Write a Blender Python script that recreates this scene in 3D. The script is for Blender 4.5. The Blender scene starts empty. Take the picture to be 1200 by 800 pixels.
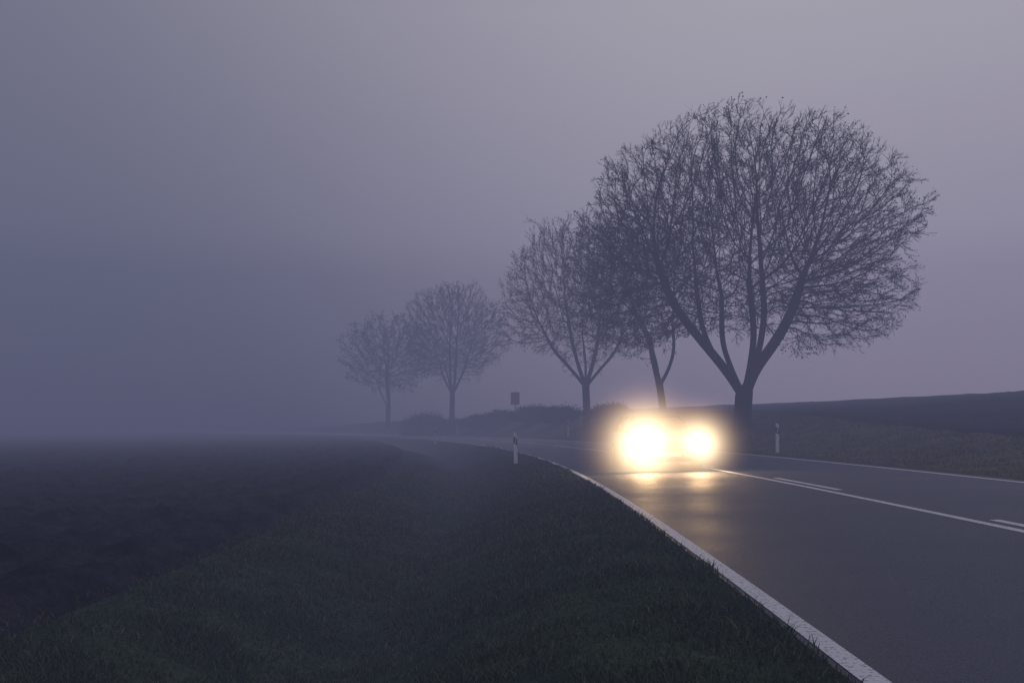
import bpy, bmesh, math, random, time
import numpy as np
from mathutils import Vector, noise
random.seed(7); rng=np.random.default_rng(7)
col=bpy.context.scene.collection
PI=math.pi
# ------------------------------------------------------------------ helpers
def tag(o,label=None,cat=None,group=None,kind=None):
    if label: o['label']=label
    if cat: o['category']=cat
    if group: o['group']=group
    if kind: o['kind']=kind
    return o
def empty(name,loc,rz=0):
    o=bpy.data.objects.new(name,None); o.empty_display_size=.3
    o.location=loc; o.rotation_euler=(0,0,rz); col.objects.link(o); return o
def link(name,me,mat,parent=None,smooth=False):
    me.materials.append(mat)
    if smooth: me.polygons.foreach_set('use_smooth',[True]*len(me.polygons))
    o=bpy.data.objects.new(name,me); col.objects.link(o)
    if parent: o.parent=parent
    return o
def npmesh(name,v,f):
    v=np.asarray(v,dtype=np.float32); f=np.asarray(f,dtype=np.int32); k=f.shape[1]
    me=bpy.data.meshes.new(name)
    me.vertices.add(len(v)); me.vertices.foreach_set('co',v.ravel())
    me.loops.add(f.size); me.loops.foreach_set('vertex_index',f.ravel())
    me.polygons.add(len(f)); me.polygons.foreach_set('loop_start',np.arange(0,f.size,k,dtype=np.int32))
    me.polygons.foreach_set('loop_total',np.full(len(f),k,dtype=np.int32))
    me.update(calc_edges=True); return me
def pymesh(name,v,f):
    me=bpy.data.meshes.new(name); me.from_pydata(v,[],f); me.update(); return me
# ------------------------------------------------------------------ road coordinates
R=290.0; X0=1.75; Y0=15.0; CX=X0-R; CF=.022; EL=-.16
def P(s,t):
    if s<0: return X0+t-.0010*s*s,Y0+s
    a=s/R; return CX+(R+t)*math.cos(a),Y0+(R+t)*math.sin(a)
def ST(x,y):
    if y<Y0: return y-Y0,x-X0+.0010*(y-Y0)**2
    r=math.hypot(x-CX,y-Y0); return math.atan2(y-Y0,x-CX)*R,r-R
def lerp_tab(x,tab):
    if x<=tab[0][0]: return tab[0][1]
    for (a,b),(c,d) in zip(tab,tab[1:]):
        if x<=c:
            k=(x-a)/(c-a); return b+(d-b)*k
    return tab[-1][1]
def ss(k): k=max(0,min(1,k)); return k*k*(3-2*k)
LEFT=[(-4.9,-.24),(-4.3,-.32),(-3.7,-.50),(-3.3,-.64),(-2.9,-.69),(-2.5,-.58),(-1.9,-.32),(-1.3,-.12),(-.8,-.035),(EL,EL*CF)]
Z12=[(8,.72),(18,1.05),(30,1.75),(48,2.0),(90,2.25),(140,1.9),(190,.6)]
def H(s,t,rough=True):
    if t<-4.9:
        d=-t-4.9; z=-.24-.00014*d*d
        z+=.14*ss(d/.35)
        if rough:
            x,y=P(s,t)
            amp=1/(1+d*.012)
            z+=.03*math.sin(t*2*PI/1.1+.8*noise.noise((x*.15,y*.15,0)))*ss(d/1.2)*amp
            z+=ss(d/.3)*(.08*noise.noise((x*1.3,y*1.3,3))*amp+.15*abs(noise.noise((x*3.1,y*3.1,1)))+.12*noise.noise((x*6.5,y*6.5,7)))
            z+=.05*noise.noise((x*.2,y*.2,9))*ss(d/3)
        return max(z,-5)
    if t<EL:
        z=lerp_tab(t,LEFT)
        if rough:
            x,y=P(s,t); k=ss((EL-t)/.8)*ss((t+4.9)/.5+.3)
            z+=k*(.035*noise.noise((x*.7,y*.7,0))+.03*noise.noise((x*2.6,y*2.6,5))+.08*noise.noise((x*.25,y*.25,2)))
        return z
    if t<=7.3: return CF*t
    z12=lerp_tab(s,Z12)
    if t<=12.5:
        k=(t-7.3)/5.2; z=CF*7.3+(z12-CF*7.3)*(k*.6+.4*ss(k))
        if rough:
            x,y=P(s,t); k2=ss((t-7.3)/.8)
            z+=k2*(.05*noise.noise((x*.7,y*.7,0))+.03*noise.noise((x*2.6,y*2.6,5)))
        return z
    d=t-12.5; far=ss((s-105)/90)
    z=z12+(3.75-z12)*(1-far)*ss(d/34)**.8-.00004*max(0,d-30)**2-far*.02*d
    if rough:
        x,y=P(s,t); z+=.1*noise.noise((x*.9,y*.9,3))+.10*noise.noise((x*.2,y*.2,4))+.06*noise.noise((x*2.5,y*2.5,8))
    return max(z,-5)
def HW(x,y): s,t=ST(x,y); return H(s,t,False)
# ------------------------------------------------------------------ materials
def mat(name):
    m=bpy.data.materials.new(name); m.use_nodes=True
    n=m.node_tree.nodes; return m,n,m.node_tree.links,n['Principled BSDF']
def simple(name,c,rough=.6,spec=.3,nscale=8,var=.35,bump=0,metal=0,coat=0):
    m,n,l,b=mat(name)
    tc=n.new('ShaderNodeTexCoord'); nz=n.new('ShaderNodeTexNoise'); nz.inputs['Scale'].default_value=nscale
    nz.inputs['Detail'].default_value=3
    l.new(tc.outputs['Object'],nz.inputs['Vector'])
    mx=n.new('ShaderNodeMix'); mx.data_type='RGBA'
    mx.inputs[6].default_value=(*[k*(1-var) for k in c],1); mx.inputs[7].default_value=(*[min(1,k*(1+var)) for k in c],1)
    l.new(nz.outputs['Fac'],mx.inputs[0]); l.new(mx.outputs[2],b.inputs['Base Color'])
    b.inputs['Roughness'].default_value=rough; b.inputs['Specular IOR Level'].default_value=spec
    b.inputs['Metallic'].default_value=metal; b.inputs['Coat Weight'].default_value=coat
    if bump:
        bp=n.new('ShaderNodeBump'); bp.inputs['Strength'].default_value=bump; bp.inputs['Distance'].default_value=.02
        l.new(nz.outputs['Fac'],bp.inputs['Height']); l.new(bp.outputs[0],b.inputs['Normal'])
    return m
def ground_mat(name,ca,cb,cc=None,s1=1.2,s2=14,bump=.5,rough=.95,dist=.03):
    m,n,l,b=mat(name)
    tc=n.new('ShaderNodeTexCoord')
    a=n.new('ShaderNodeTexNoise'); a.inputs['Scale'].default_value=s1; a.inputs['Detail'].default_value=4
    c=n.new('ShaderNodeTexNoise'); c.inputs['Scale'].default_value=s2; c.inputs['Detail'].default_value=5; c.inputs['Roughness'].default_value=.7
    for q in (a,c): l.new(tc.outputs['Object'],q.inputs['Vector'])
    r1=n.new('ShaderNodeValToRGB'); r1.color_ramp.elements[0].position=.38; r1.color_ramp.elements[1].position=.62
    r1.color_ramp.elements[0].color=(*ca,1); r1.color_ramp.elements[1].color=(*cb,1)
    l.new(a.outputs['Fac'],r1.inputs[0])
    mx=n.new('ShaderNodeMix'); mx.data_type='RGBA'; mx.blend_type='MULTIPLY'; mx.inputs[0].default_value=1
    r2=n.new('ShaderNodeValToRGB'); r2.color_ramp.elements[0].position=.3; r2.color_ramp.elements[1].position=.7
    r2.color_ramp.elements[0].color=(.45,.45,.45,1); r2.color_ramp.elements[1].color=(1.5,1.5,1.5,1)
    l.new(c.outputs['Fac'],r2.inputs[0]); l.new(r1.outputs[0],mx.inputs[6]); l.new(r2.outputs[0],mx.inputs[7])
    out=mx.outputs[2]
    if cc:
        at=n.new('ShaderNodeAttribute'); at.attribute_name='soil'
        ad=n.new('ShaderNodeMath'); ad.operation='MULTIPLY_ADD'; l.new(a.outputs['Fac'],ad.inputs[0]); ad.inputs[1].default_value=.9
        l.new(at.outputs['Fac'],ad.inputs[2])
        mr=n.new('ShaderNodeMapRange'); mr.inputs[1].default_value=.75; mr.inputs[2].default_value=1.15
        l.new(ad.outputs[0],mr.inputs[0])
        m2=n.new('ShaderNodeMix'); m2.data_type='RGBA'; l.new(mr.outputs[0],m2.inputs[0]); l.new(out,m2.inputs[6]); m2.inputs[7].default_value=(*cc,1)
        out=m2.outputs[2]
    l.new(out,b.inputs['Base Color'])
    bp=n.new('ShaderNodeBump'); bp.inputs['Strength'].default_value=bump; bp.inputs['Distance'].default_value=dist
    l.new(c.outputs['Fac'],bp.inputs['Height']); l.new(bp.outputs[0],b.inputs['Normal'])
    b.inputs['Roughness'].default_value=rough; b.inputs['Specular IOR Level'].default_value=.0
    return m
M_soil=ground_mat('ploughed soil',(.010,.013,.020),(.027,.031,.041),s1=2.5,s2=18)
M_verge=ground_mat('verge turf',(.024,.044,.028),(.046,.072,.042),cc=(.020,.026,.022),s1=1.1,s2=22,dist=.008)
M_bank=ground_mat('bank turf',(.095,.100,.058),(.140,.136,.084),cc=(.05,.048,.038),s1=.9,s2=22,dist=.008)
M_base=ground_mat('far ground',(.02,.018,.016),(.035,.03,.025),s1=.05,s2=.6)
m,n,l,b=mat('damp asphalt'); M_road=m
tc=n.new('ShaderNodeTexCoord')
def nz(scale,detail=4,rough=.6):
    q=n.new('ShaderNodeTexNoise'); q.inputs['Scale'].default_value=scale; q.inputs['Detail'].default_value=detail; q.inputs['Roughness'].default_value=rough
    l.new(tc.outputs['Object'],q.inputs['Vector']); return q
big=nz(.35,5); fine=nz(70,3,.8); vo=n.new('ShaderNodeTexVoronoi'); vo.inputs['Scale'].default_value=110; l.new(tc.outputs['Object'],vo.inputs['Vector'])
r=n.new('ShaderNodeValToRGB'); r.color_ramp.elements[0].color=(.026,.040,.072,1); r.color_ramp.elements[1].color=(.046,.065,.104,1)
r.color_ramp.elements[0].position=.35; r.color_ramp.elements[1].position=.65; l.new(big.outputs['Fac'],r.inputs[0])
mx=n.new('ShaderNodeMix'); mx.data_type='RGBA'; mx.blend_type='MULTIPLY'; mx.inputs[0].default_value=1
r2=n.new('ShaderNodeValToRGB'); r2.color_ramp.elements[0].color=(.45,.45,.45,1); r2.color_ramp.elements[1].color=(1.8,1.8,1.8,1)
r2.color_ramp.elements[0].position=.35; r2.color_ramp.elements[1].position=.68
l.new(fine.outputs['Fac'],r2.inputs[0]); l.new(r.outputs[0],mx.inputs[6]); l.new(r2.outputs[0],mx.inputs[7]); l.new(mx.outputs[2],b.inputs['Base Color'])
mr=n.new('ShaderNodeMapRange'); mr.inputs[1].default_value=.3; mr.inputs[2].default_value=.7; mr.inputs[3].default_value=.44; mr.inputs[4].default_value=.62
l.new(big.outputs['Fac'],mr.inputs[0]); l.new(mr.outputs[0],b.inputs['Roughness'])
bp=n.new('ShaderNodeBump'); bp.inputs['Strength'].default_value=.9; bp.inputs['Distance'].default_value=.009
l.new(vo.outputs['Distance'],bp.inputs['Height']); l.new(bp.outputs[0],b.inputs['Normal']); b.inputs['Specular IOR Level'].default_value=.32
m,n,l,b=mat('worn road paint'); M_paint=m
tc=n.new('ShaderNodeTexCoord'); a=n.new('ShaderNodeTexNoise'); a.inputs['Scale'].default_value=28; a.inputs['Detail'].default_value=6; a.inputs['Roughness'].default_value=.75
l.new(tc.outputs['Object'],a.inputs['Vector'])
r=n.new('ShaderNodeValToRGB'); e=r.color_ramp.elements; e[0].position=.38; e[0].color=(.14,.15,.18,1); e[1].position=.47; e[1].color=(.70,.72,.76,1)
l.new(a.outputs['Fac'],r.inputs[0]); l.new(r.outputs[0],b.inputs['Base Color']); b.inputs['Roughness'].default_value=.6
def blade_mat(name,c0,c1,c2,c3):
    m,n,l,b=mat(name)
    g=n.new('ShaderNodeNewGeometry'); r=n.new('ShaderNodeValToRGB'); e=r.color_ramp.elements
    e[0].color=(*c0,1); e[1].color=(*c3,1); e[1].position=1
    q=e.new(.6); q.color=(*c1,1); q=e.new(.9); q.color=(*c2,1)
    l.new(g.outputs['Random Per Island'],r.inputs[0]); l.new(r.outputs[0],b.inputs['Base Color']); b.inputs['Roughness'].default_value=.8; b.inputs['Specular IOR Level'].default_value=.1
    return m
M_grass=blade_mat('grass blades',(.024,.052,.026),(.046,.086,.040),(.075,.096,.052),(.17,.155,.10))
M_grass2=blade_mat('bank grass blades',(.080,.092,.045),(.125,.130,.065),(.15,.14,.08),(.24,.20,.12))
M_bark=simple('dark bark',(.022,.019,.020),.9,.2,6,.5,bump=.8)
M_twig=simple('twigs',(.024,.020,.021),.9,.1,3,.3)
M_leaf=simple('withered leaves',(.040,.027,.022),.8,.1,1.5,.5)
M_shrub=simple('shrub leaves',(.026,.024,.020),.9,.1,1.5,.5)
M_white=simple('white post plastic',(.92,.92,.92),.5,.4,6,.05)
M_black=simple('black plastic',(.02,.02,.02),.5,.4,6,.2)
M_reflector=simple('reflector glass',(.65,.62,.55),.25,.6,40,.1)
M_orange=simple('amber reflector',(.6,.22,.05),.3,.6,40,.1)
M_galv=simple('galvanised steel',(.30,.30,.31),.5,.5,10,.15,metal=.6)
M_red=simple('faded red sign',(.75,.32,.20),.55,.4,4,.12)
M_car=simple('grey car paint',(.07,.072,.08),.35,.5,3,.05,metal=.3,coat=.6)
M_glass=simple('dark car glass',(.015,.017,.02),.06,.6,3,.1)
M_rubber=simple('tyre rubber',(.018,.018,.018),.85,.2,30,.2)
M_trim=simple('black car trim',(.02,.02,.021),.5,.4,30,.2)
M_chrome=simple('alloy',(.45,.45,.46),.35,.5,10,.1,metal=.8)
M_plate=simple('plate white',(.3,.3,.29),.5,.4,10,.05)
m,n,l,b=mat('lit headlight lens'); M_lamp=m
b.inputs['Emission Color'].default_value=(1,.78,.46,1); b.inputs['Emission Strength'].default_value=50
# headlight glow painted as emitting volume: brightness falls off with distance from the lens
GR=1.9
m=bpy.data.materials.new('painted lamp glow'); m.use_nodes=True; nt=m.node_tree; nt.nodes.clear(); n=nt.nodes; l=nt.links
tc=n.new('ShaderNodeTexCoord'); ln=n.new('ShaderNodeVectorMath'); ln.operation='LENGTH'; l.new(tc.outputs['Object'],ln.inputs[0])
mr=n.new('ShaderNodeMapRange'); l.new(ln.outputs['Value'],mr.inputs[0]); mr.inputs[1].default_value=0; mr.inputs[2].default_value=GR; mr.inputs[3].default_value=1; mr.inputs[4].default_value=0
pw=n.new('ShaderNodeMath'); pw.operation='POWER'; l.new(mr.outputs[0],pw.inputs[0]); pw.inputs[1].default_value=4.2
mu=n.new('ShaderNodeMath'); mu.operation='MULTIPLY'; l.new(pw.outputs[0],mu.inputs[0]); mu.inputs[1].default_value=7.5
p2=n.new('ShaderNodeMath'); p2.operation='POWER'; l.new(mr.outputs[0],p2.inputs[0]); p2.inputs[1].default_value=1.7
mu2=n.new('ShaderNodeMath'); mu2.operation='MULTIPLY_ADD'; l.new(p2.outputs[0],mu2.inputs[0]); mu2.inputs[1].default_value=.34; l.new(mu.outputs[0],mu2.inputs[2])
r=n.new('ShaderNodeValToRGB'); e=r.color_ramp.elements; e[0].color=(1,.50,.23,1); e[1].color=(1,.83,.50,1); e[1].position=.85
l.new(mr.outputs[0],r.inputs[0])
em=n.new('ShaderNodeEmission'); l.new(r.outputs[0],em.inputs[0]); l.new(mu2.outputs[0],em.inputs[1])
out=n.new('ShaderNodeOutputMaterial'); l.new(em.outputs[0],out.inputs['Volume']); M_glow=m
# ------------------------------------------------------------------ terrain
def arr(a,b,step): return list(np.arange(a,b,step))
def grow_arr(a,b,step,g):
    o=[];x=a
    while x<b: o.append(x); x+=step; step*=g
    o.append(b); return o
S=arr(-14,38,.16)+grow_arr(38,460,.2,1.05)
def strip(name,Ts,matl,kind='structure',soil=None,parent=None,dz=0,SS=None,rough=True):
    SS=SS or S; v=[];at=[]
    for s in SS:
        for t in Ts:
            x,y=P(s,t); v.append((x,y,H(s,t,rough)+dz))
            if soil: at.append(soil(t))
    nt=len(Ts); i=np.arange(len(SS)-1)[:,None]*nt+np.arange(nt-1)[None,:]; i=i.ravel()
    f=np.stack([i,i+1,i+nt+1,i+nt],1)
    me=npmesh(name,v,f)
    if soil:
        a=me.attributes.new('soil','FLOAT','POINT'); a.data.foreach_set('value',at)
    o=link(name,me,matl,parent,True)
    if kind and not parent: o['kind']=kind
    return o
tl=[-t for t in (arr(4.9,16,.12)+grow_arr(16,240,.15,1.07))][::-1]
tag(strip('ploughed_field',tl,M_soil),'dark bare ploughed field left of the ditch','field')
tag(strip('grass_verge',list(np.linspace(-4.9,EL,36)),M_verge,soil=lambda t: ss((t+.9)/.7)*.5),'grass verge with shallow ditch left of the road','verge')
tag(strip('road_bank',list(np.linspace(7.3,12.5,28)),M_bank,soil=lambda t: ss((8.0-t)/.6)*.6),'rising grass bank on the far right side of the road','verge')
tag(strip('upper_field',grow_arr(12.5,260,.35,1.045),M_soil),'dark ploughed field rising to the right behind the bank','field')
me=bpy.data.meshes.new('ground'); bm=bmesh.new(); bmesh.ops.create_circle(bm,cap_ends=True,segments=64,radius=295); bm.to_mesh(me); bm.free()
o=link('ground',me,M_base); o.location=(0,0,-6); tag(o,'ground sheet under the foggy fields','ground',kind='structure')
RS=arr(-14,40,1.0)+grow_arr(40,460,1,1.05)
road=strip('road',[EL,1,2.5,3.5,5,6.5,7.3],M_road,SS=RS,rough=False)
tag(road,'damp grey asphalt country road curving left into fog','road')
def line(name,s0,s1,t0,t1):
    n_=max(2,int((s1-s0)/.5)+1); SSx=list(np.linspace(s0,s1,n_)); v=[]
    for s in SSx:
        for t in (t0,t1):
            x,y=P(s,t); v.append((x,y,CF*t+.004))
    f=[(2*i,2*i+1,2*i+3,2*i+2) for i in range(n_-1)]
    link(name,pymesh(name,v,f),M_paint,road)
line('edge_line',-14,300,-.12,.0)
line('edge_line',-14,300,6.93,7.05)
line('centre_line',-14,300,3.26,3.38)
for k in range(-1,12):
    s0=1.5+9*k; line('centre_dash',s0-.2,s0+3.6,3.52,3.64)
# ------------------------------------------------------------------ grass
def blades(name,n_,smin,smax,tr,hr,label,mt,wscale=1.0,thin=None):
    u=rng.random(n_)
    s=smin+(smax-smin)*u**1.9
    t=tr[0]+(tr[1]-tr[0])*rng.random(n_)
    X=np.empty(n_);Y=np.empty(n_);Z=np.empty(n_);keep=np.ones(n_,bool);hh=np.empty(n_)
    for i in range(n_):
        x,y=P(s[i],t[i]); X[i]=x;Y[i]=y
        nn=noise.noise((x*1.1,y*1.1,4)); n2=noise.noise((x*3.3,y*3.3,2))
        pr=.9+.9*nn+.7*n2
        if thin: pr*=thin(t[i])
        if rng.random()>pr: keep[i]=False; continue
        Z[i]=H(s[i],t[i]); hh[i]=.75+nn*.7+.4*n2
    X,Y,Z,s,t,hh=[a[keep] for a in (X,Y,Z,s,t,hh)]; N=len(X)
    h=(hr[0]+(hr[1]-hr[0])*rng.random(N)**2.5)*np.clip(hh,.5,1.5)
    d=np.hypot(X,Y); w=(.0018+.00035*d)*wscale*(.7+.6*rng.random(N))
    a=rng.random(N)*2*PI; b2=rng.random(N)*2*PI; lean=h*(.4+1.1*rng.random(N))
    wx,wy=np.cos(a)*w,np.sin(a)*w; lx,ly=np.cos(b2)*lean,np.sin(b2)*lean
    v=np.empty((N,5,3))
    v[:,0]=np.stack([X-wx,Y-wy,Z-.01],1); v[:,1]=np.stack([X+wx,Y+wy,Z-.01],1)
    v[:,2]=np.stack([X+wx*.7+lx*.35,Y+wy*.7+ly*.35,Z+h*.6],1); v[:,3]=np.stack([X-wx*.7+lx*.35,Y-wy*.7+ly*.35,Z+h*.6],1)
    v[:,4]=np.stack([X+lx,Y+ly,Z+h],1)
    i=np.arange(N)[:,None]*5
    f=np.concatenate([i+np.array([[0,1,2]]),i+np.array([[0,2,3]]),i+np.array([[3,2,4]])],0)
    o=link(name,npmesh(name,v.reshape(-1,3),f),mt)
    tag(o,label,'grass',kind='stuff'); return o
blades('grass',320000,-11.8,40,(-5.0,-.15),(.02,.09),'short dark grass growing on the left verge and ditch',M_grass,thin=lambda t:.75+.25*ss((-t-.2)/.9))
blades('grass',60000,-3,60,(7.5,12.6),(.02,.10),'rough grass growing on the bank right of the road',M_grass2,1.2)
# ------------------------------------------------------------------ trees
def prisms(p0,p1,r0,r1):
    d=p1-p0; d=d/(np.linalg.norm(d,axis=1)[:,None]+1e-9)
    ref=np.where(np.abs(d[:,2:3])>.9,np.array([[1.,0,0]]),np.array([[0,0,1.]]))
    u=np.cross(d,ref); u/=np.linalg.norm(u,axis=1)[:,None]+1e-9; w=np.cross(d,u); N=len(p0)
    v=np.empty((N,6,3))
    for k in range(3):
        c,s=math.cos(k*2*PI/3),math.sin(k*2*PI/3); o=u*c+w*s
        v[:,k]=p0+o*r0[:,None]; v[:,3+k]=p1+o*r1[:,None]
    i=np.arange(N)[:,None]*6
    f=np.concatenate([i+np.array([[a,(a+1)%3,3+(a+1)%3,3+a]]) for a in range(3)],0)
    return v.reshape(-1,3),f
def tube(pts,rad,sides):
    V=[];F=[]; pts=[Vector(p) for p in pts]
    u=None
    for i,p in enumerate(pts):
        d=(pts[min(i+1,len(pts)-1)]-pts[max(i-1,0)]).normalized()
        if u is None: u=d.orthogonal().normalized()
        else: u=(u-d*u.dot(d)).normalized()
        w=d.cross(u)
        for k in range(sides):
            a=2*PI*k/sides; V.append(tuple(p+(u*math.cos(a)+w*math.sin(a))*rad[i]))
    for i in range(len(pts)-1):
        for k in range(sides):
            k2=(k+1)%sides; F.append((i*sides+k,i*sides+k2,(i+1)*sides+k2,(i+1)*sides+k))
    V.append(tuple(pts[-1])); e=len(V)-1; b=(len(pts)-1)*sides
    F+=[(b+k,b+(k+1)%sides,e) for k in range(sides)]
    return V,F
def resample(poly,step):
    out=[np.array(poly[0],float)]
    for a,b in zip(poly,poly[1:]):
        a=np.array(a,float);b=np.array(b,float); n_=max(1,int(np.linalg.norm(b-a)/step))
        for k in range(1,n_+1): out.append(a+(b-a)*k/n_)
    for _ in range(4):
        for i in range(1,len(out)-1): out[i]=(out[i-1]+2*out[i]+out[i+1])/4
    return out
def make_tree(loc,seed,trunk,limbs,lobes,N,step=.3,kill=.5,tip=.009,ex=2.1,ntw=3,twl=.5,nleaf=6000,leafsize=.09,iters=90,up=.11,fat=.3,lump=.06,rtrunk=None):
    rg=np.random.default_rng(seed)
    pos=[];par=[]
    tr=resample(trunk,step)
    for i,p in enumerate(tr): pos.append(p); par.append(i-1)
    ntrunk=len(pos)
    for lm in limbs:
        q=resample([tr[-1]]+lm,step)[1:]; pr=ntrunk-1
        for p in q: pos.append(p); par.append(pr); pr=len(pos)-1
    A=[]
    tot=sum(l[3] for l in lobes)
    for (c,r_,e,wt) in lobes:
        k=int(N*wt/tot); d=rg.normal(size=(k,3)); d/=np.linalg.norm(d,axis=1)[:,None]
        lp=1+lump*np.sin(d[:,0]*5+seed)*np.cos(d[:,2]*6+seed*2)+lump*.8*np.sin(d[:,1]*9+d[:,0]*7)+.02*rg.normal(size=k)
        rr=rg.random(k)**(1/e)*lp
        A.append(np.array(c)+d*rr[:,None]*np.array(r_))
    A=np.concatenate(A)
    pos=np.array(pos); par=list(par)
    def upd(A,nd,ni,new,base):
        D=((A**2).sum(1)[:,None]+(new**2).sum(1)[None,:]-2*A@new.T); j=D.argmin(1); dm=np.sqrt(np.maximum(D[np.arange(len(A)),j],0))
        m_=dm<nd; nd=np.where(m_,dm,nd); ni=np.where(m_,j+base,ni); return nd,ni
    nd=np.full(len(A),1e9); ni=np.zeros(len(A),int); nd,ni=upd(A,nd,ni,pos,0)
    pd=np.zeros_like(pos)
    for i in range(1,len(pos)): pd[i]=pos[i]-pos[par[i]]; pd[i]/=np.linalg.norm(pd[i])+1e-9
    nch=np.zeros(len(pos),int)
    for i in range(1,len(pos)): nch[par[i]]+=1
    for it in range(iters):
        if len(A)<5: break
        act=(ni>=ntrunk)
        nn=np.where(act,ni,len(pos)-1)
        d=A-pos[nn]; d/=np.linalg.norm(d,axis=1)[:,None]+1e-9
        acc=np.zeros_like(pos); np.add.at(acc,nn[act],d[act])
        g=np.unique(nn[act]); g=g[nch[g]<3]
        if len(g)==0: break
        dv=acc[g]; dv/=np.linalg.norm(dv,axis=1)[:,None]+1e-9
        dv=dv+.85*pd[g]+rg.normal(size=dv.shape)*.05+np.array([0,0,up]); dv/=np.linalg.norm(dv,axis=1)[:,None]
        new=pos[g]+dv*step
        D=((new**2).sum(1)[:,None]+(pos**2).sum(1)[None,:]-2*new@pos.T).min(1); ok=D>(.45*step)**2
        stuck=g[~ok]; nch[stuck]=9
        g=g[ok];new=new[ok];dv=dv[ok]
        if len(g)==0: continue
        base=len(pos); nch[g]+=1
        pos=np.concatenate([pos,new]); pd=np.concatenate([pd,dv]); par+=list(g); nch=np.concatenate([nch,np.zeros(len(g),int)])
        nd,ni=upd(A,nd,ni,new,base); k=nd>kill; A=A[k];nd=nd[k];ni=ni[k]
    n_=len(pos); par=np.array(par); acc=np.zeros(n_); rad=np.zeros(n_); main=np.full(n_,-1)
    for i in range(n_-1,-1,-1):
        rad[i]=max(tip,acc[i]**(1/ex)) if acc[i]>0 else tip
        if par[i]>=0:
            p=par[i]; acc[p]+=rad[i]**ex
            if main[p]<0 or rad[i]>rad[main[p]]: main[p]=i
    rad=rad*(1+fat*np.clip((rad-.03)/.15,0,1))
    if rtrunk: rad[:ntrunk]=rtrunk
    kids=[[] for _ in range(n_)]
    for i in range(1,n_): kids[par[i]].append(i)
    root=empty('bare_tree',loc)
    tp=[tuple(pos[i]) for i in range(ntrunk)]; trd=[rad[i]*(1+.35*max(0,1-pos[i][2]/.8)**2) for i in range(ntrunk)]
    tp[0]=(tp[0][0],tp[0][1],-.25)
    m0=main[ntrunk-1]; tp.append(tuple(pos[m0])); trd.append(rad[ntrunk-1]*.75)
    V,F=tube(tp,trd,12)
    link('trunk',pymesh('trunk',V,F),M_bark,root,True)
    done=np.zeros(n_,bool); starts=[(ntrunk-1,k) for k in kids[ntrunk-1]]; cut=.075
    while starts:
        p,c=starts.pop()
        if rad[c]<cut: continue
        ch=[p,c]; done[c]=True
        while main[ch[-1]]>=0 and rad[main[ch[-1]]]>=cut:
            nx=main[ch[-1]]
            for k in kids[ch[-1]]:
                if k!=nx: starts.append((ch[-1],k))
            ch.append(nx); done[nx]=True
        for k in kids[ch[-1]]: starts.append((ch[-1],k))
        if len(ch)<3: done[ch[1:]]=False; continue
        rr=[rad[i] for i in ch]; rr[0]=rr[1]*(1.35 if p==ntrunk-1 else 1)
        for _ in range(2):
            for i in range(1,len(rr)-1): rr[i]=(rr[i-1]+2*rr[i]+rr[i+1])/4
        V,F=tube([tuple(pos[i]) for i in ch],rr,8)
        link('limb',pymesh('limb',V,F),M_bark,root,True)
    idx=np.array([i for i in range(ntrunk,n_) if not done[i]])
    p1=pos[idx];p0=pos[par[idx]]; r1=rad[idx]; r0=np.minimum(rad[par[idx]],r1*1.25)
    P0=[p0];P1=[p1+ (p1-p0)*.05];R0=[r0];R1=[r1]
    cen=np.array(lobes[0][0])
    thin=np.array([i for i in range(ntrunk,n_) if rad[i]<.03])
    tips=[]
    for rep in range(ntw):
        b=pos[thin]; o=b-cen; o/=np.linalg.norm(o,axis=1)[:,None]+1e-9
        d=.55*o+.8*pd[thin]+rg.normal(size=b.shape)*.34+np.array([0,0,.22]); d/=np.linalg.norm(d,axis=1)[:,None]
        L=twl*(.4+rg.random(len(b)))[:,None]
        mid=b+d*L*.5; d2=d+rg.normal(size=d.shape)*.15; d2/=np.linalg.norm(d2,axis=1)[:,None]; e=mid+d2*L*.5
        z=np.ones(len(b))
        P0+= [b,mid];P1+=[mid,e];R0+=[z*tip*.8,z*tip*.65];R1+=[z*tip*.65,z*tip*.4]; tips.append(e)
        for q in range(2):
            d3=d+rg.normal(size=d.shape)*.36; d3/=np.linalg.norm(d3,axis=1)[:,None]; e2=mid+d3*L*.5
            P0.append(mid);P1.append(e2);R0.append(z*tip*.6);R1.append(z*tip*.4); tips.append(e2)
    V,F=prisms(np.concatenate(P0),np.concatenate(P1),np.concatenate(R0),np.concatenate(R1))
    link('crown',npmesh('crown',V,F),M_twig,root)
    T=np.concatenate(tips)
    sub=rg.choice(len(T),min(len(T),nleaf*4),replace=False); T=T[sub]
    cl=np.array([noise.noise(Vector(p)*.45+Vector((seed,0,0))) for p in T]); pr=np.clip(.3+cl*1.8,0.02,1); pr/=pr.sum()
    T=T[rg.choice(len(T),min(nleaf,len(T)),replace=False,p=pr)]
    T=T+rg.normal(size=T.shape)*.05
    a=rg.normal(size=T.shape); a/=np.linalg.norm(a,axis=1)[:,None]; b=np.cross(a,rg.normal(size=T.shape)); b/=np.linalg.norm(b,axis=1)[:,None]
    sz=leafsize*(.6+.8*rg.random(len(T)))[:,None]
    v=np.stack([T-a*sz*.5,T+b*sz*.35,T+a*sz*.6,T-b*sz*.35],1).reshape(-1,3); f=np.arange(len(T)*4).reshape(-1,4)
    link('foliage',npmesh('foliage',v,f),M_leaf,root)
    return root
def copy_tree(o,loc,rz,sc):
    c=o.copy(); col.objects.link(c); c.location=loc; c.rotation_euler=(0,0,rz); c.scale=sc
    for ch in list(o.children):
        d=ch.copy(); d.parent=c; col.objects.link(d)
    return c
G='bare roadside trees along the right side of the road'
def base(x,y): return (x,y,HW(x,y)-.03)
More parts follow.
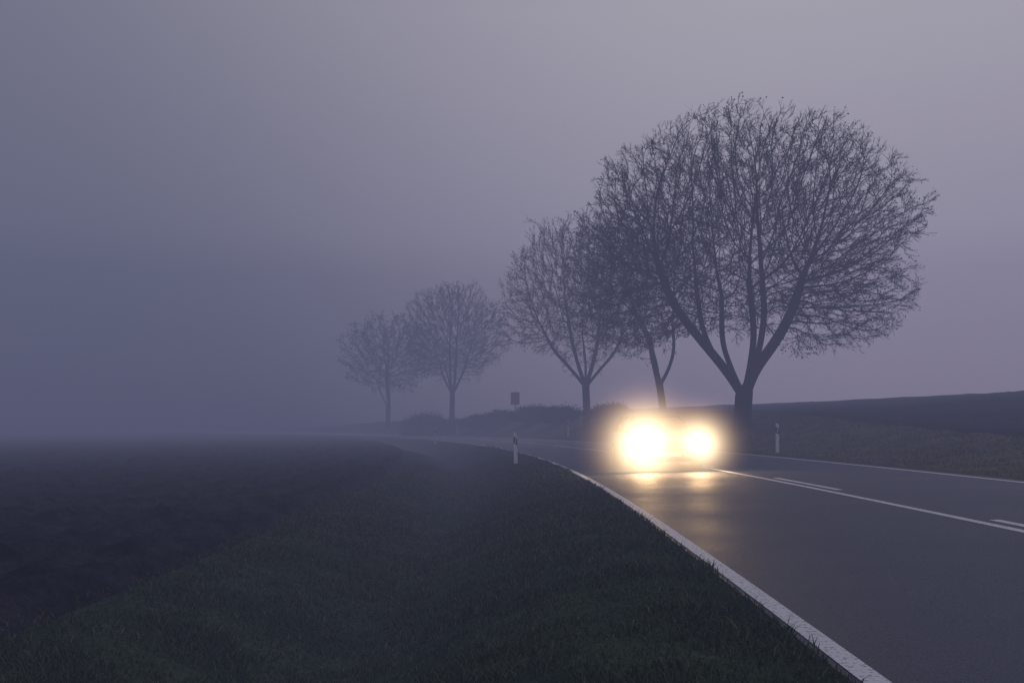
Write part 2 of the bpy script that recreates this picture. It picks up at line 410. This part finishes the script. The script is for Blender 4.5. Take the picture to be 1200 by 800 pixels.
t1=make_tree(base(10.35,45),3,[(0,0,0),(.05,0,.8),(.12,0,1.5)],
  [[(-.45,.1,2.2),(-1.15,.2,3.3),(-1.7,.3,4.7),(-1.9,.3,6.6)],[(.4,-.1,2.4),(.9,.1,3.6),(1.1,-.2,5.2),(1.0,-.2,7.0)],[(-.25,.4,2.5),(-.65,.9,4.0),(-.5,1.4,6.2)],[(.3,-.4,2.6),(.4,-1.1,4.2),(.1,-1.5,6.4)],
   [(.7,.1,2.8),(1.7,.3,4.0),(2.5,.3,5.4),(3.0,.3,7.0)],[(-.8,-.2,2.8),(-1.9,-.3,4.1),(-3.0,-.3,5.5),(-3.7,-.3,7.3)]],
  [((.5,0,9.3),(7.4,6.6,5.0),2.5,1.0),((4.0,0,6.2),(3.6,4.0,2.7),2.5,.24),((-4.0,0,7.4),(3.0,3.6,3.8),2.5,.15)],9500,kill=.34,nleaf=15000,leafsize=.08,fat=.25,ex=2.25,ntw=3,twl=.42,tip=.010,lump=.05,rtrunk=.39)
tag(t1,'largest bare tree, nearest, with a huge round crown and forked trunk right of the car','tree',G)
t2=make_tree(base(9.15,60),11,[(0,0,0),(-.1,0,1.1),(-.25,0,2.2)],
  [[(-.6,0,3.6),(-.8,.1,5.0),(-1.6,.2,6.6)],[(.35,0,3.2),(.7,.1,4.4),(.6,.2,6.2)],[(-.3,.5,3.6),(-.8,1,5.4)]],
  [((-1.6,0,8.8),(4.6,4.4,4.6),2.2,1.0),((-3.0,0,7.4),(3,3,2.6),2.4,.25)],2800,nleaf=9000,leafsize=.12,kill=.46,ntw=2,tip=.010,fat=.2,lump=.10)
tag(t2,'slender double-stemmed tree with clinging brown leaves just left of the largest tree','tree',G)
t3=make_tree(base(5.6,75),23,[(0,0,0),(.03,0,1.4),(-.05,0,3.0)],
  [[(-.6,0,4.6),(-1.1,.2,6.6),(-1.3,.2,8)],[(.5,0,4.7),(.9,-.2,6.6),(1.0,-.2,8)],[(0,.5,5),(-.2,1.1,7)],[(1.1,.1,4.4),(2.2,.1,5.6),(2.8,.1,7)],[(-1.2,-.1,4.4),(-2.5,-.1,5.8),(-3.2,-.1,7.2)]],
  [((-.3,0,10.3),(5.8,5.6,5.8),2.3,1.0),((2.8,0,7.4),(3,3,2.2),2.4,.14),((-3.4,0,7.9),(3,3,2.4),2.4,.14)],4400,nleaf=8000,leafsize=.10,tip=.0105,kill=.44,ntw=3,fat=.15,ex=2.15,lump=.08)
tag(t3,'middle-sized bare tree with straight trunk, third back along the road','tree',G)
t4=copy_tree(t3,base(-7.5,125),2.1,(1.2,1.2,1.08)); tag(t4,'pale foggy tree behind the round bush, second from the left','tree',G)
t5=copy_tree(t2,base(-18.0,145),1.75,(1.65,1.65,1.2)); tag(t5,'very faint tree at the left end of the row, nearly lost in fog','tree',G)
# ------------------------------------------------------------------ shrubs
def make_shrub(x,y,r,h,seed,label):
    rg=np.random.default_rng(seed); root=empty('shrub',base(x,y)); N=int(260*r*r**.3)
    d=rg.normal(size=(N,3)); d[:,2]=np.abs(d[:,2])*.9+.05; d/=np.linalg.norm(d,axis=1)[:,None]
    L=(.7+.3*rg.random(N))*(1+.12*np.sin(d[:,0]*6+seed)*np.cos(d[:,1]*5))
    p0=np.stack([rg.normal(size=N)*r*.2,rg.normal(size=N)*r*.2,np.zeros(N)-.1],1); p1=d*L[:,None]*np.array([r,r,h])
    m_=(p0+p1)/2+rg.normal(size=(N,3))*.1
    z=np.ones(N); V,F=prisms(np.concatenate([p0,m_]),np.concatenate([m_,p1]),np.concatenate([z*.02,z*.015]),np.concatenate([z*.015,z*.006]))
    link('stems',npmesh('stems',V,F),M_twig,root)
    K=26; T=np.repeat(p1,K,0)*(1-.5*rg.random(N*K)[:,None]**1.3)+rg.normal(size=(N*K,3))*.06*r; T[:,2]=np.abs(T[:,2])
    a=rg.normal(size=T.shape); a/=np.linalg.norm(a,axis=1)[:,None]; b=np.cross(a,rg.normal(size=T.shape)); b/=np.linalg.norm(b,axis=1)[:,None]
    sz=.11*(.6+.8*rg.random(len(T)))[:,None]
    v=np.stack([T-a*sz*.5,T+b*sz*.35,T+a*sz*.6,T-b*sz*.35],1).reshape(-1,3)
    link('foliage',npmesh('foliage',v,np.arange(len(T)*4).reshape(-1,4)),M_shrub,root)
    return tag(root,label,'shrub','shrubs below the roadside trees')
SH=[(-9.9,116,3.3,2.8,'large round dark bush at the left end of the shrub row'),
 (-7.0,114,2.6,1.7,'round bush just left of the second tree trunk from the left'),
 (-3.2,108,2.9,1.3,'low scrub bush midway between the round bushes and the red sign'),
 (-.9,103,2.6,1.4,'low scrub bush left of the red sign'),
 (2.2,94,2.8,1.5,'scrub bush just right of the red sign'),
 (4.3,85,2.4,1.4,'scrub bush just left of the third tree trunk'),
 (7.4,74,1.9,1.1,'low scrub bush just right of the third tree trunk')]
for i,a in enumerate(SH): make_shrub(a[0],a[1],a[2],a[3],50+i,a[4])
# ------------------------------------------------------------------ box / shape helpers
def bmobj(name,bm,matl,parent,smooth=False):
    me=bpy.data.meshes.new(name); bmesh.ops.recalc_face_normals(bm,faces=bm.faces); bm.to_mesh(me); bm.free(); return link(name,me,matl,parent,smooth)
def box(bm,c,s,bev=0):
    r_=bmesh.ops.create_cube(bm,size=1); vs=r_['verts']
    for v in vs: v.co=Vector((c[0]+v.co.x*s[0],c[1]+v.co.y*s[1],c[2]+v.co.z*s[2]))
    if bev: bmesh.ops.bevel(bm,geom=list({e for v in vs for e in v.link_edges}),offset=bev,segments=2,affect='EDGES')
def cyl(bm,c,r_,L,axis='z',seg=20,r2=None):
    q=bmesh.ops.create_cone(bm,cap_ends=True,segments=seg,radius1=r_,radius2=r_ if r2 is None else r2,depth=L)
    for v in q['verts']:
        x,y,z=v.co
        if axis=='x': v.co=Vector((z,x,y))
        elif axis=='y': v.co=Vector((x,z,y))
        v.co+=Vector(c)
# ------------------------------------------------------------------ reflector posts
def make_post():
    root=empty('delineator_post',(0,0,0))
    def prism(z0,z1a,z1b,z0b=None,grow=0):
        bm=bmesh.new(); z0b=z0 if z0b is None else z0b
        sh=[(-.06,-.05),(.06,-.05),(.035,.05),(-.035,.05)]
        lo=[];hi=[]
        for x,y in sh:
            k=1+grow; zl=z0 if x<0 else z0b; zh=z1a if x<0 else z1b
            lo.append(bm.verts.new((x*k,y*k,zl))); hi.append(bm.verts.new((x*k*.93,y*k*.93,zh)))
        bm.faces.new(lo); bm.faces.new(hi)
        for i in range(4): bm.faces.new((lo[i],lo[(i+1)%4],hi[(i+1)%4],hi[i]))
        return bm
    bmobj('post_body',prism(-.15,1.02,.96),M_white,root)
    bmobj('black_band',prism(.68,.88,.82,.62,.05),M_black,root)
    bm=bmesh.new(); box(bm,(0,-.056,.75),(.045,.008,.15),.003); bmobj('reflector',bm,M_reflector,root)
    return root
posts=[(.12,32,.0,'white reflector post on the left verge, nearest of its row'),
 (9.0,34,.0,'white reflector post on the right bank below the largest tree'),
 (-5.6,73,.12,'small white reflector post on the left verge, further along the bend'),
 (4.1,73,.12,'small white reflector post across the road, left of the third tree'),
 (-5.7,104,.3,'tiny pale reflector post by the scrub, farthest along the bend')]
proto=make_post()
for i,(x,y,rz,lb) in enumerate(posts):
    if i==0: o=proto
    else:
        o=proto.copy(); col.objects.link(o)
        for ch in proto.children: d=ch.copy(); d.parent=o; col.objects.link(d)
    o.location=(x,y,HW(x,y)+(.14 if i>1 else 0)); o.rotation_euler=(0,.02 if i%2 else -.015,rz); tag(o,lb,'post','white reflector posts beside the road')
    if i>1: o.scale=(1.35,1.35,1.1)
# ------------------------------------------------------------------ sign
sg=empty('road_sign',(.3,96,HW(.3,96))); tag(sg,'small faded red rectangular sign on a post above the scrub','sign')
bm=bmesh.new(); cyl(bm,(0,0,1.6),.045,3.6,seg=12); bmobj('pole',bm,M_galv,sg,True)
bm=bmesh.new(); box(bm,(0,-.06,2.75),(.86,.02,1.2),.008); bmobj('panel',bm,M_red,sg)
for z in (2.4,3.1):
    bm=bmesh.new(); box(bm,(0,-.02,z),(.3,.04,.04),.004); bmobj('bracket',bm,M_galv,sg)
# ------------------------------------------------------------------ car (front looks to -y)
car=empty('car',(3.80,24.0,.0)); tag(car,'oncoming car in the near lane with both headlights blazing','car')
cz=CF*(ST(3.8,26)[1]); car.location.z=cz; car.rotation_euler=(0,-CF,.035)
st=[(0,.60,.30,.58,.60),(.05,.72,.24,.66,.69),(.2,.82,.2,.71,.75),(.5,.865,.19,.77,.82),(.95,.885,.19,.84,.90),(1.3,.89,.19,.89,.95),(2.2,.89,.19,.92,.96),(3.2,.89,.19,.93,.97),(3.95,.875,.2,.93,1.0),(4.3,.80,.26,.88,.96),(4.4,.70,.36,.78,.84)]
bm=bmesh.new(); rings=[]
for (y,w,zb,zs,zt) in st:
    pr=[(0,zb),(w*.88,zb),(w*.985,zb+.10),(w,(zb+zs)/2),(w*.985,zs-.08),(w*.93,zs),(w*.55,zt-.008),(0,zt)]
    full=pr+[(-x,z) for x,z in pr[-2:0:-1]]
    rings.append([bm.verts.new((x,y,z)) for x,z in full])
for a,b in zip(rings,rings[1:]):
    k=len(a)
    for i in range(k): bm.faces.new((a[i],a[(i+1)%k],b[(i+1)%k],b[i]))
bm.faces.new(rings[0]); bm.faces.new(rings[-1])
bmobj('body',bm,M_car,car,True)
def ringz(bm,z,y0,y1,w,c=.18,g=0):
    pts=[]
    for (sx,sy,yy) in ((1,-1,y0),(1,1,y1),(-1,1,y1),(-1,-1,y0)):
        cx=sx*(w-c); cy=yy-sy*c; a0={(1,-1):-90,(1,1):0,(-1,1):90,(-1,-1):180}[(sx,sy)]
        for k in range(5):
            a=math.radians(a0+k*22.5); pts.append((cx+c*math.cos(a),cy+c*math.sin(a),z))
    return [bm.verts.new(p) for p in pts]
def loft(bm,rs,cap=True):
    for a,b in zip(rs,rs[1:]):
        k=len(a)
        for i in range(k): bm.faces.new((a[i],a[(i+1)%k],b[(i+1)%k],b[i]))
    if cap: bm.faces.new(rs[-1]); bm.faces.new(rs[0])
bm=bmesh.new(); loft(bm,[ringz(bm,.88,1.15,4.05,.80),ringz(bm,1.15,1.52,3.82,.73),ringz(bm,1.33,1.86,3.55,.635)]); bmobj('cabin',bm,M_glass,car,True)
bm=bmesh.new(); loft(bm,[ringz(bm,1.32,1.82,3.57,.65),ringz(bm,1.375,1.96,3.45,.59),ringz(bm,1.405,2.1,3.3,.50),ringz(bm,1.42,2.3,3.1,.36)]); rf=bmobj('roof',bm,M_car,car,True)
for sx in (-1,1):
    for pts in ([(.775*sx,1.22,.90),(.71*sx,1.58,1.16),(.63*sx,1.92,1.345)],[(.80*sx,2.55,.90),(.735*sx,2.6,1.16),(.65*sx,2.65,1.345)],[(.78*sx,3.85,.92),(.71*sx,3.68,1.17),(.63*sx,3.45,1.345)]):
        V,F=tube(pts,[.035,.032,.03],8); link('pillar',pymesh('pillar',V,F),M_car,car,True)
bm=bmesh.new(); q=[bm.verts.new(p) for p in ((-.68,1.19,.925),(.68,1.19,.925),(.55,1.865,1.325),(-.55,1.865,1.325))]; bm.faces.new(q); bmobj('windscreen',bm,M_glass,car)
for sx in (-1,1):
    V,F=tube([(.02+.3*(sx>0)-.35*(sx<0)*1,1.16,.94),(.35+.3*(sx>0)-.35*(sx<0)*1,1.2,.965)],[.012,.008],6); link('wiper',pymesh('wiper',V,F),M_trim,car)
    bm=bmesh.new(); box(bm,(sx*.93,1.55,1.0),(.18,.10,.13),.035); mo=bmobj('mirror',bm,M_car,car,True)
    bm=bmesh.new(); box(bm,(sx*.93,1.604,1.0),(.14,.006,.10)); bmobj('mirror_glass',bm,M_glass,mo)
bm=bmesh.new(); box(bm,(0,-.005,.53),(.80,.05,.11),.02); gr=bmobj('grille',bm,M_trim,car)
bm=bmesh.new()
for k in range(3): box(bm,(0,-.033,.50+k*.03),(.74,.008,.008))
bmobj('slat',bm,M_chrome,gr)
bm=bmesh.new(); box(bm,(0,.03,.29),(1.1,.08,.10),.025); bmobj('lower_intake',bm,M_trim,car)
bm=bmesh.new(); box(bm,(0,-.035,.40),(.52,.012,.11),.004); bmobj('number_plate',bm,M_plate,car)
for sx in (-1,1):
    for y in (.85,3.45):
        w=bmesh.new(); cyl(w,(sx*.80,y,.32),.32,.21,'x',32)
        wo=empty('wheel',(0,0,0)); wo.parent=car; bmobj('tyre',w,M_rubber,wo,False)
        w=bmesh.new(); cyl(w,(sx*.905,y,.32),.20,.02,'x',24)
        for k in range(5):
            a=k*2*PI/5; q=bmesh.ops.create_cube(w,size=1)
            for v in q['verts']:
                c=Vector((v.co.x*.02,v.co.y*.05,v.co.z*.19+.1)); v.co=Vector((sx*.918+c.x,y+c.y*math.cos(a)-c.z*math.sin(a),.32+c.y*math.sin(a)+c.z*math.cos(a)))
        bmobj('rim',w,M_chrome,wo)
    hb=bmesh.new(); bmesh.ops.create_uvsphere(hb,u_segments=20,v_segments=12,radius=1)
    for v in hb.verts: v.co=Vector((sx*.64+v.co.x*.16,.035+v.co.y*.07+abs(v.co.x)*.02,.645+v.co.z*.075))
    hl=bmobj('headlight',hb,M_lamp,car,True)
    bm=bmesh.new(); box(bm,(sx*.70,4.37,.75),(.22,.05,.16),.03); bmobj('tail_light',bm,M_orange,car)
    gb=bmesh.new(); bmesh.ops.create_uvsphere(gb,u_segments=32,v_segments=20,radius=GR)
    gl=bmobj('painted_glow',gb,M_glow,hl); gl.location=(sx*.64,-.3,.645); gl.scale=(1,1,1) if sx<0 else (.74,.74,.74)  # added sphere, its own emission imitates bloom and lamplight in the fog
    L=bpy.data.lights.new('headlight_beam','SPOT'); L.energy=300 if sx<0 else 220; L.color=(1,.62,.30); L.shadow_soft_size=.25; L.spot_size=math.radians(172); L.spot_blend=.8; L.specular_factor=.4
    lo=bpy.data.objects.new('headlight_beam',L); lo.location=(sx*.64,-.35,.645); lo.rotation_euler=(math.radians(-90),0,0); lo.parent=car; col.objects.link(lo)
# ------------------------------------------------------------------ sky dome and fog
SIG_T=.0170; RD=300.0
LF=np.array((.092,.096,.168)); TT=math.exp(-SIG_T*RD)
m=bpy.data.materials.new('dusk sky'); m.use_nodes=True; nt=m.node_tree; nt.nodes.clear(); n=nt.nodes;l=nt.links
g=n.new('ShaderNodeNewGeometry'); sp=n.new('ShaderNodeSeparateXYZ'); l.new(g.outputs['Position'],sp.inputs[0])
def mixc(f,a,b):
    q=n.new('ShaderNodeMix'); q.data_type='RGBA'; l.new(f,q.inputs[0])
    for i,c in ((6,a),(7,b)):
        if isinstance(c,tuple): q.inputs[i].default_value=(*c,1)
        else: l.new(c,q.inputs[i])
    return q.outputs[2]
def mapr(o,a,b,smooth=False):
    q=n.new('ShaderNodeMapRange'); q.inputs[1].default_value=a; q.inputs[2].default_value=b; l.new(o,q.inputs[0])
    if smooth: q.interpolation_type='SMOOTHSTEP'
    return q.outputs[0]
def D(c): return tuple(float(max(0,x)) for x in (np.array(c)-LF*(1-TT))/TT)
x_,z_=sp.outputs[0],sp.outputs[2]
lo_=mixc(mapr(x_,-80,105,True),D((.091,.095,.167)),D((.182,.167,.255)))
mi_=mixc(mapr(x_,-130,90,True),D((.122,.130,.208)),D((.248,.232,.330)))
hi_=mixc(mapr(x_,-175,80,True),D((.160,.164,.238)),D((.358,.342,.412)))
c=mixc(mapr(z_,45,118),mixc(mapr(z_,0,58),lo_,mi_),hi_)
em=n.new('ShaderNodeEmission'); l.new(c,em.inputs[0]); out=n.new('ShaderNodeOutputMaterial'); l.new(em.outputs[0],out.inputs[0])
m.cycles.emission_sampling='NONE'
me=bpy.data.meshes.new('sky'); bm=bmesh.new(); bmesh.ops.create_uvsphere(bm,u_segments=64,v_segments=32,radius=RD); bmesh.ops.reverse_faces(bm,faces=bm.faces); bm.to_mesh(me); bm.free()
tag(link('sky',me,m,None,True),'misty violet grey dusk sky','sky',kind='structure')
w=bpy.data.worlds.new('World'); bpy.context.scene.world=w; w.use_nodes=True; nt=w.node_tree; n=nt.nodes; l=nt.links
n['Background'].inputs[0].default_value=(.1,.1,.15,1); n['Background'].inputs[1].default_value=.1
w.cycles.sampling_method='NONE'; w.cycles.homogeneous_volume=True
em=n.new('ShaderNodeEmission'); em.inputs[0].default_value=(*[float(x) for x in LF],1); em.inputs[1].default_value=SIG_T
ab=n.new('ShaderNodeVolumeAbsorption'); ab.inputs[0].default_value=(0,0,0,1); ab.inputs[1].default_value=SIG_T
a1=n.new('ShaderNodeAddShader'); l.new(em.outputs[0],a1.inputs[0]); l.new(ab.outputs[0],a1.inputs[1])
l.new(a1.outputs[0],n['World Output'].inputs['Volume'])
# ------------------------------------------------------------------ camera
cd=bpy.data.cameras.new('camera'); cd.lens=35; cd.sensor_width=36; cd.clip_end=2000; cd.clip_start=.05
co=bpy.data.objects.new('camera',cd); col.objects.link(co); co.location=(0,0,1.1); co.rotation_euler=(math.radians(94.9),0,0)
bpy.context.scene.camera=co
sc_=bpy.context.scene; sc_.view_settings.view_transform='Standard'; sc_.view_settings.look='None'; sc_.view_settings.exposure=0
